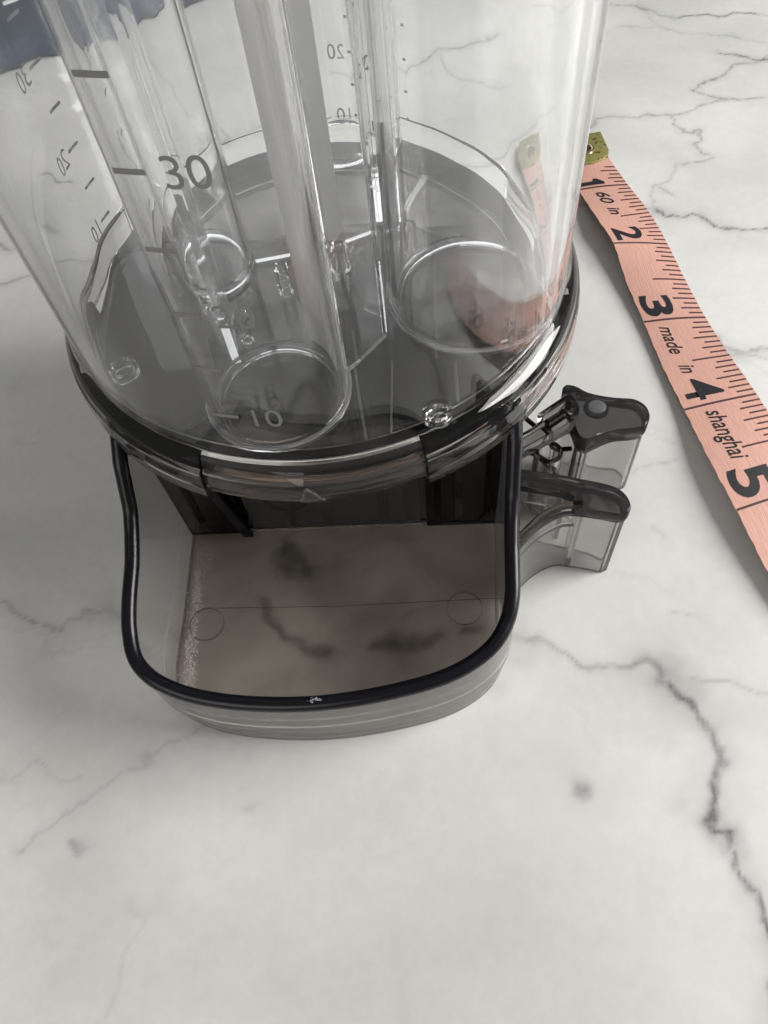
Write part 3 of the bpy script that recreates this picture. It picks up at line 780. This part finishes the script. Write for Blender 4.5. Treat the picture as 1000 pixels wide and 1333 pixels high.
# linkage between the grips and the drum
bm = bmesh.new(); wall(bm, smooth_path([(17.0, 92.0), (20.5, 87.5), (22.4, 84.2), (25.4, 84.0)], 0.8), 1.1, 0.4, 17.0); add('link_wall', bm, M_smoke)
bm = bmesh.new(); wall(bm, smooth_path([(15.0, 84.0), (18.6, 83.4), (21.2, 80.4), (22.0, 76.0)], 0.8), 1.1, 0.4, 16.5); add('link_wall', bm, M_smoke)
bm = bmesh.new(); pipe(bm, (20.8, 82.8), 2.6, 0.9, 0.4, 18.5, seg=40); add('hinge_post', bm, M_smoke)
bm = bmesh.new(); prism(bm, [(13.0, 79.6), (23.0, 86.0), (24.6, 83.4), (14.4, 77.4)], 23.5, 27.0, bevel=0.4); add('link_arm', bm, M_smoke_mid)
bm = bmesh.new(); prism(bm, [(18.6, 86.2), (24.6, 90.6), (26.2, 87.8), (20.2, 83.4)], 22.2, 25.6, bevel=0.4); add('latch_block', bm, M_smoke_mid)

# dust caught in the left corner of the tray
bm = bmesh.new()
for k in range(800):
    t = random.random() ** 0.8
    y = 76.4 - t * 30
    x = -47.0 + 1.5 * math.sin((76.4 - y) / 30 * 2.2) * 0.6 + random.gauss(0, 0.75) + (0.5 if y > 70 else 0) * random.random() * 4
    if y < 52: x += (52 - y) * 0.14
    if x < -48.2: x = -48.2 + random.random() * 0.4
    r = random.uniform(0.04, 0.14)
    bmesh.ops.create_icosphere(bm, subdivisions=1, radius=r, matrix=Matrix.Translation((x, y, 2.42 + r * 0.4 + max(0, (-47.7 - x)) * 1.5)) @ Matrix.Rotation(random.random() * 3, 4, 'Z') @ Matrix.Diagonal((1.5, 0.8, 0.7, 1)))
dust = finish('plastic_dust', bm, M_dust, smooth=False)
dust['kind'] = 'stuff'; dust['label'] = 'pale gritty dust gathered along the left edge inside the smoky tray'; dust['category'] = 'dust'

# ------------------------------------------------------------------ tape measure
TL = {0.0: (36.9, 205.0, 1.5), 0.5: (38.6, 190.0, 1.3), 1: (40.5, 177.3, 1.5), 1.5: (43.1, 162.6, 3.6), 2: (45.5, 154.0, 3.5), 2.5: (47.0, 142.4, 2.0), 3: (49.1, 129.7, 1.3), 3.5: (50.9, 116.6, 1.1), 4: (53.0, 103.8, 1.6), 4.5: (54.8, 90.6, 2.9), 5: (57.3, 77.9, 3.2), 5.5: (60.0, 66.0, 2.4), 6: (63.2, 54.0, 1.4), 7: (70, 30, 0.6)}
TR = {0.0: (47.0, 204.0, 1.0), 0.5: (50.0, 191.4, 0.8), 1: (53.4, 179.0, 0.8), 1.5: (56.9, 167.5, 0.9), 2: (59.2, 155.5, 0.9), 2.5: (61.0, 142.9, 0.8), 3: (63.1, 130.6, 0.8), 3.5: (65.9, 119.0, 0.8), 4: (68.9, 107.7, 0.9), 4.5: (71.5, 96.0, 1.0), 5: (74.2, 84, 1.0), 5.5: (77, 72, 0.8), 6: (80, 60, 0.6), 7: (87, 36, 0.5)}
def cr(tab, u):
    ks = sorted(tab)
    i = max(0, min(len(ks) - 2, sum(k <= u for k in ks) - 1))
    k1, k2 = ks[i], ks[i + 1]
    p1, p2 = Vector(tab[k1]), Vector(tab[k2])
    t = (u - k1) / (k2 - k1)
    m1 = (p2 - Vector(tab[ks[i - 1]])) / (k2 - ks[i - 1]) if i > 0 else (p2 - p1) / (k2 - k1)
    m2 = (Vector(tab[ks[i + 2]]) - p1) / (ks[i + 2] - k1) if i + 2 < len(ks) else (p2 - p1) / (k2 - k1)
    h = k2 - k1
    return (2 * t ** 3 - 3 * t * t + 1) * p1 + (t ** 3 - 2 * t * t + t) * h * m1 + (3 * t * t - 2 * t ** 3) * p2 + (t ** 3 - t * t) * h * m2
_cache = {}
def T(u, v, off=0.0):
    """u inches along the tape, v 0 (left edge) .. 1 (ticked edge)"""
    def P(u, v):
        a = cr(TL, u); b = cr(TR, u)
        return a.lerp(b, v) + Vector((0, 0, 0.5 * math.sin(PI * v) * (0.6 + 0.4 * math.sin(u * 3))))
    p = P(u, v)
    if off:
        du = P(min(7, u + 0.02), v) - P(u - 0.02 if u > 0.02 else 0, v); dv = P(u, min(1, v + 0.02)) - P(u, max(0, v - 0.02))
        n = dv.cross(du).normalized()
        if n.z < 0: n = -n
        p = p + n * off
    return p
tape = empty('tape_measure', (60, 120, 0), 'salmon pink fabric tape measure with black inch numbers and brass tip lying on the marble', 'tape measure')
bm = bmesh.new()
nu, nv = 330, 12
rings = []
uvs = {}
for i in range(nu + 1):
    u = 0.42 + (7 - 0.42) * i / nu
    wob = 0.006 * math.sin(u * 37) * math.sin(u * 11)
    up_ = [T(u, wob + (1 - 2 * wob) * j / nv, 0.2) for j in range(nv + 1)]
    lo = [T(u, wob + (1 - 2 * wob) * j / nv, 0.0) for j in range(nv, -1, -1)]
    rings.append(up_ + lo)
Rg = loft(bm, rings, cap=True)
uvl = bm.loops.layers.uv.new('UVMap')
look = {}
for i, r in enumerate(Rg):
    for j, v in enumerate(r):
        look[v] = (i / nu * 7, (j if j <= nv else 2 * nv + 1 - j) / nv)
for f in bm.faces:
    for l in f.loops: l[uvl].uv = look[l.vert]
add('ribbon', bm, M_tape, parent=tape)
# engraved-looking woven border line along the plain edge is left to the cloth; ticks
def strip_on_tape(bm, u0, v0, u1, v1, w_mm):
    k = 10
    du = w_mm / 25.4 / 2
    row = []
    for i in range(k + 1):
        t = i / k; u = u0 + (u1 - u0) * t; v = v0 + (v1 - v0) * t
        row.append([T(u - du, v, 0.215), T(u + du, v, 0.215), T(u + du, v, 0.26), T(u - du, v, 0.26)])
    loft(bm, row, cap=True)
bm = bmesh.new()
for n in range(10, 7 * 16):
    u = n / 16
    if u < 0.64: continue
    m16 = n % 16
    if m16 == 0: v0 = 0.0
    elif m16 == 8: v0 = 0.44
    elif m16 % 4 == 0: v0 = 0.63
    elif m16 % 2 == 0: v0 = 0.69
    else: v0 = 0.765
    v0 += random.uniform(-0.012, 0.012) if v0 > 0 else 0.005
    strip_on_tape(bm, u, v0, u, 0.995, 0.42 if m16 else 0.5)
add('printed_ticks', bm, M_tapeline, parent=tape, smooth=False)

def tape_text(s, size_mm, u0, v0, u1=None, bold=0.0, shear=0.0, name='lettering', jit=0.0):
    """letters run along the tape, tops toward the ticked edge; v0 is the base line"""
    src, x0, x1, y0, y1 = text_mesh(s, 1.0, shear=shear, bold=bold)
    hgt = (y1 - y0)
    src2, *_b = text_mesh('x', 1.0)
    src2.free()
    s_ = size_mm
    width = (x1 - x0) * s_
    for v in src.verts:
        if u1 is None: u = u0 + (v.co.x - x0) * s_ / 25.4
        else: u = u0 + (v.co.x - x0) / (x1 - x0) * (u1 - u0)
        vv = v0 + v.co.y * s_ / 14.2
        v.co = T(u, vv, 0.26)
    add(name, src, M_tapeink, parent=tape, smooth=False, fix=False)
bm = bmesh.new()
one = [(0.905, 0.05), (0.962, 0.05), (0.962, 0.56), (0.925, 0.56), (0.868, 0.44), (0.868, 0.37), (0.905, 0.42)]
f0 = []
for i_, (u_, v_) in enumerate(one):
    u2, v2 = one[(i_ + 1) % len(one)]
    k_ = 5
    for j_ in range(k_): f0.append((u_ + (u2 - u_) * j_ / k_, v_ + (v2 - v_) * j_ / k_))
bm.faces.new([bm.verts.new(T(u_, v_, 0.3)) for u_, v_ in f0])
bmesh.ops.triangulate(bm, faces=bm.faces[:])
add('numeral', bm, M_tapeink, parent=tape, smooth=False, fix=False)
for n, a, b, v, sz in ((2, 1.70, 1.955, 0.12, 9.8), (3, 2.70, 2.955, 0.09, 9.4), (4, 3.70, 3.945, 0.11, 10.4), (5, 4.67, 4.94, 0.10, 9.8), (6, 5.7, 5.95, 0.10, 9.8)):
    tape_text(str(n), sz, a, v, b, bold={1: 0.0, 4: 0.008}.get(n, 0.026), name='numeral')
tape_text('60', 4.7, 1.085, 0.27, 1.275, bold=0.012, shear=0.3)
tape_text('in', 4.4, 1.34, 0.29, 1.46, bold=0.014, shear=0.3)
tape_text('made', 4.4, 3.08, 0.19, 3.40, bold=0.008, shear=0.3)
tape_text('in', 4.4, 3.53, 0.22, 3.63, bold=0.008, shear=0.3)
tape_text('shanghai', 4.6, 4.07, 0.24, 4.60, bold=0.008, shear=0.3)
# brass tip with an eyelet
bm = bmesh.new()
tip = [(37.4, 190.6), (39.2, 198.4), (45.2, 200.3), (49.3, 200.9), (50.4, 192.6), (49.9, 190.6), (48.0, 188.8), (45.3, 187.4), (42.0, 186.8), (38.4, 187.0)]
prism(bm, tip, 0.3, 2.2, bevel=0.35)
add('metal_tip', bm, M_brass, parent=tape)
bm = bmesh.new()
ring = [Vector((44.0 + 2.1 * math.cos(a), 193.4 + 2.1 * math.sin(a), 2.35)) for a in [2 * PI * k / 36 for k in range(36)]]
bead(bm, ring, 0.5, 0.35, seg=8, closed=True); add('eyelet', bm, M_eye, parent=tape)
bm = bmesh.new(); prism(bm, circle_pts((44.0, 193.4), 1.8, 32), 1.8, 2.32); add('eyelet_hole', bm, M_hole, parent=tape, smooth=False)

# ------------------------------------------------------------------ navy cloth behind
cloth = empty('navy_cloth', (-170, 320, 0), 'folded navy blue cloth with white stitching beside the jar at the top left', 'cloth')
bm = bmesh.new()
A = Vector((-190, 227)); B = Vector((-50, 312)); d = (B - A).normalized(); nrm = Vector((-d.y, d.x))
rings = []
n = 120
for i in range(n + 1):
    t = i / n
    p = A.lerp(B, t) + nrm * (1.6 * math.sin(t * 21) + 1.1 * math.sin(t * 47 + 1))
    hgt = 9 + 1.5 * math.sin(t * 13)
    r = []
    for a in range(9):
        an = -PI / 2 + PI * a / 8
        r.append((p.x - nrm.x * math.cos(an) * 3 , p.y - nrm.y * math.cos(an) * 3, 0.3 + hgt / 2 + math.sin(an) * hgt / 2))
    for k in range(1, 9):
        q = p + nrm * k * 12
        r.append((q.x, q.y, 0.3 + hgt + 1.6 * math.sin(k * 1.7 + t * 9) + 0.8 * math.sin(t * 31 + k)))
    q = p + nrm * 97
    r.append((q.x, q.y, 0.3))
    rings.append(r)
loft(bm, rings, cap=True)
add('fabric', bm, M_navy, parent=cloth, angle=70)
bm = bmesh.new()
for k in range(14):
    q = A + d * (20 + k * 9) + nrm * 17
    bead(bm, [Vector((q.x, q.y, 11.8)), Vector((q.x + d.x * 6, q.y + d.y * 6, 11.9))], 1.0, 0.5, seg=8)
add('stitching', bm, M_thread, parent=cloth)
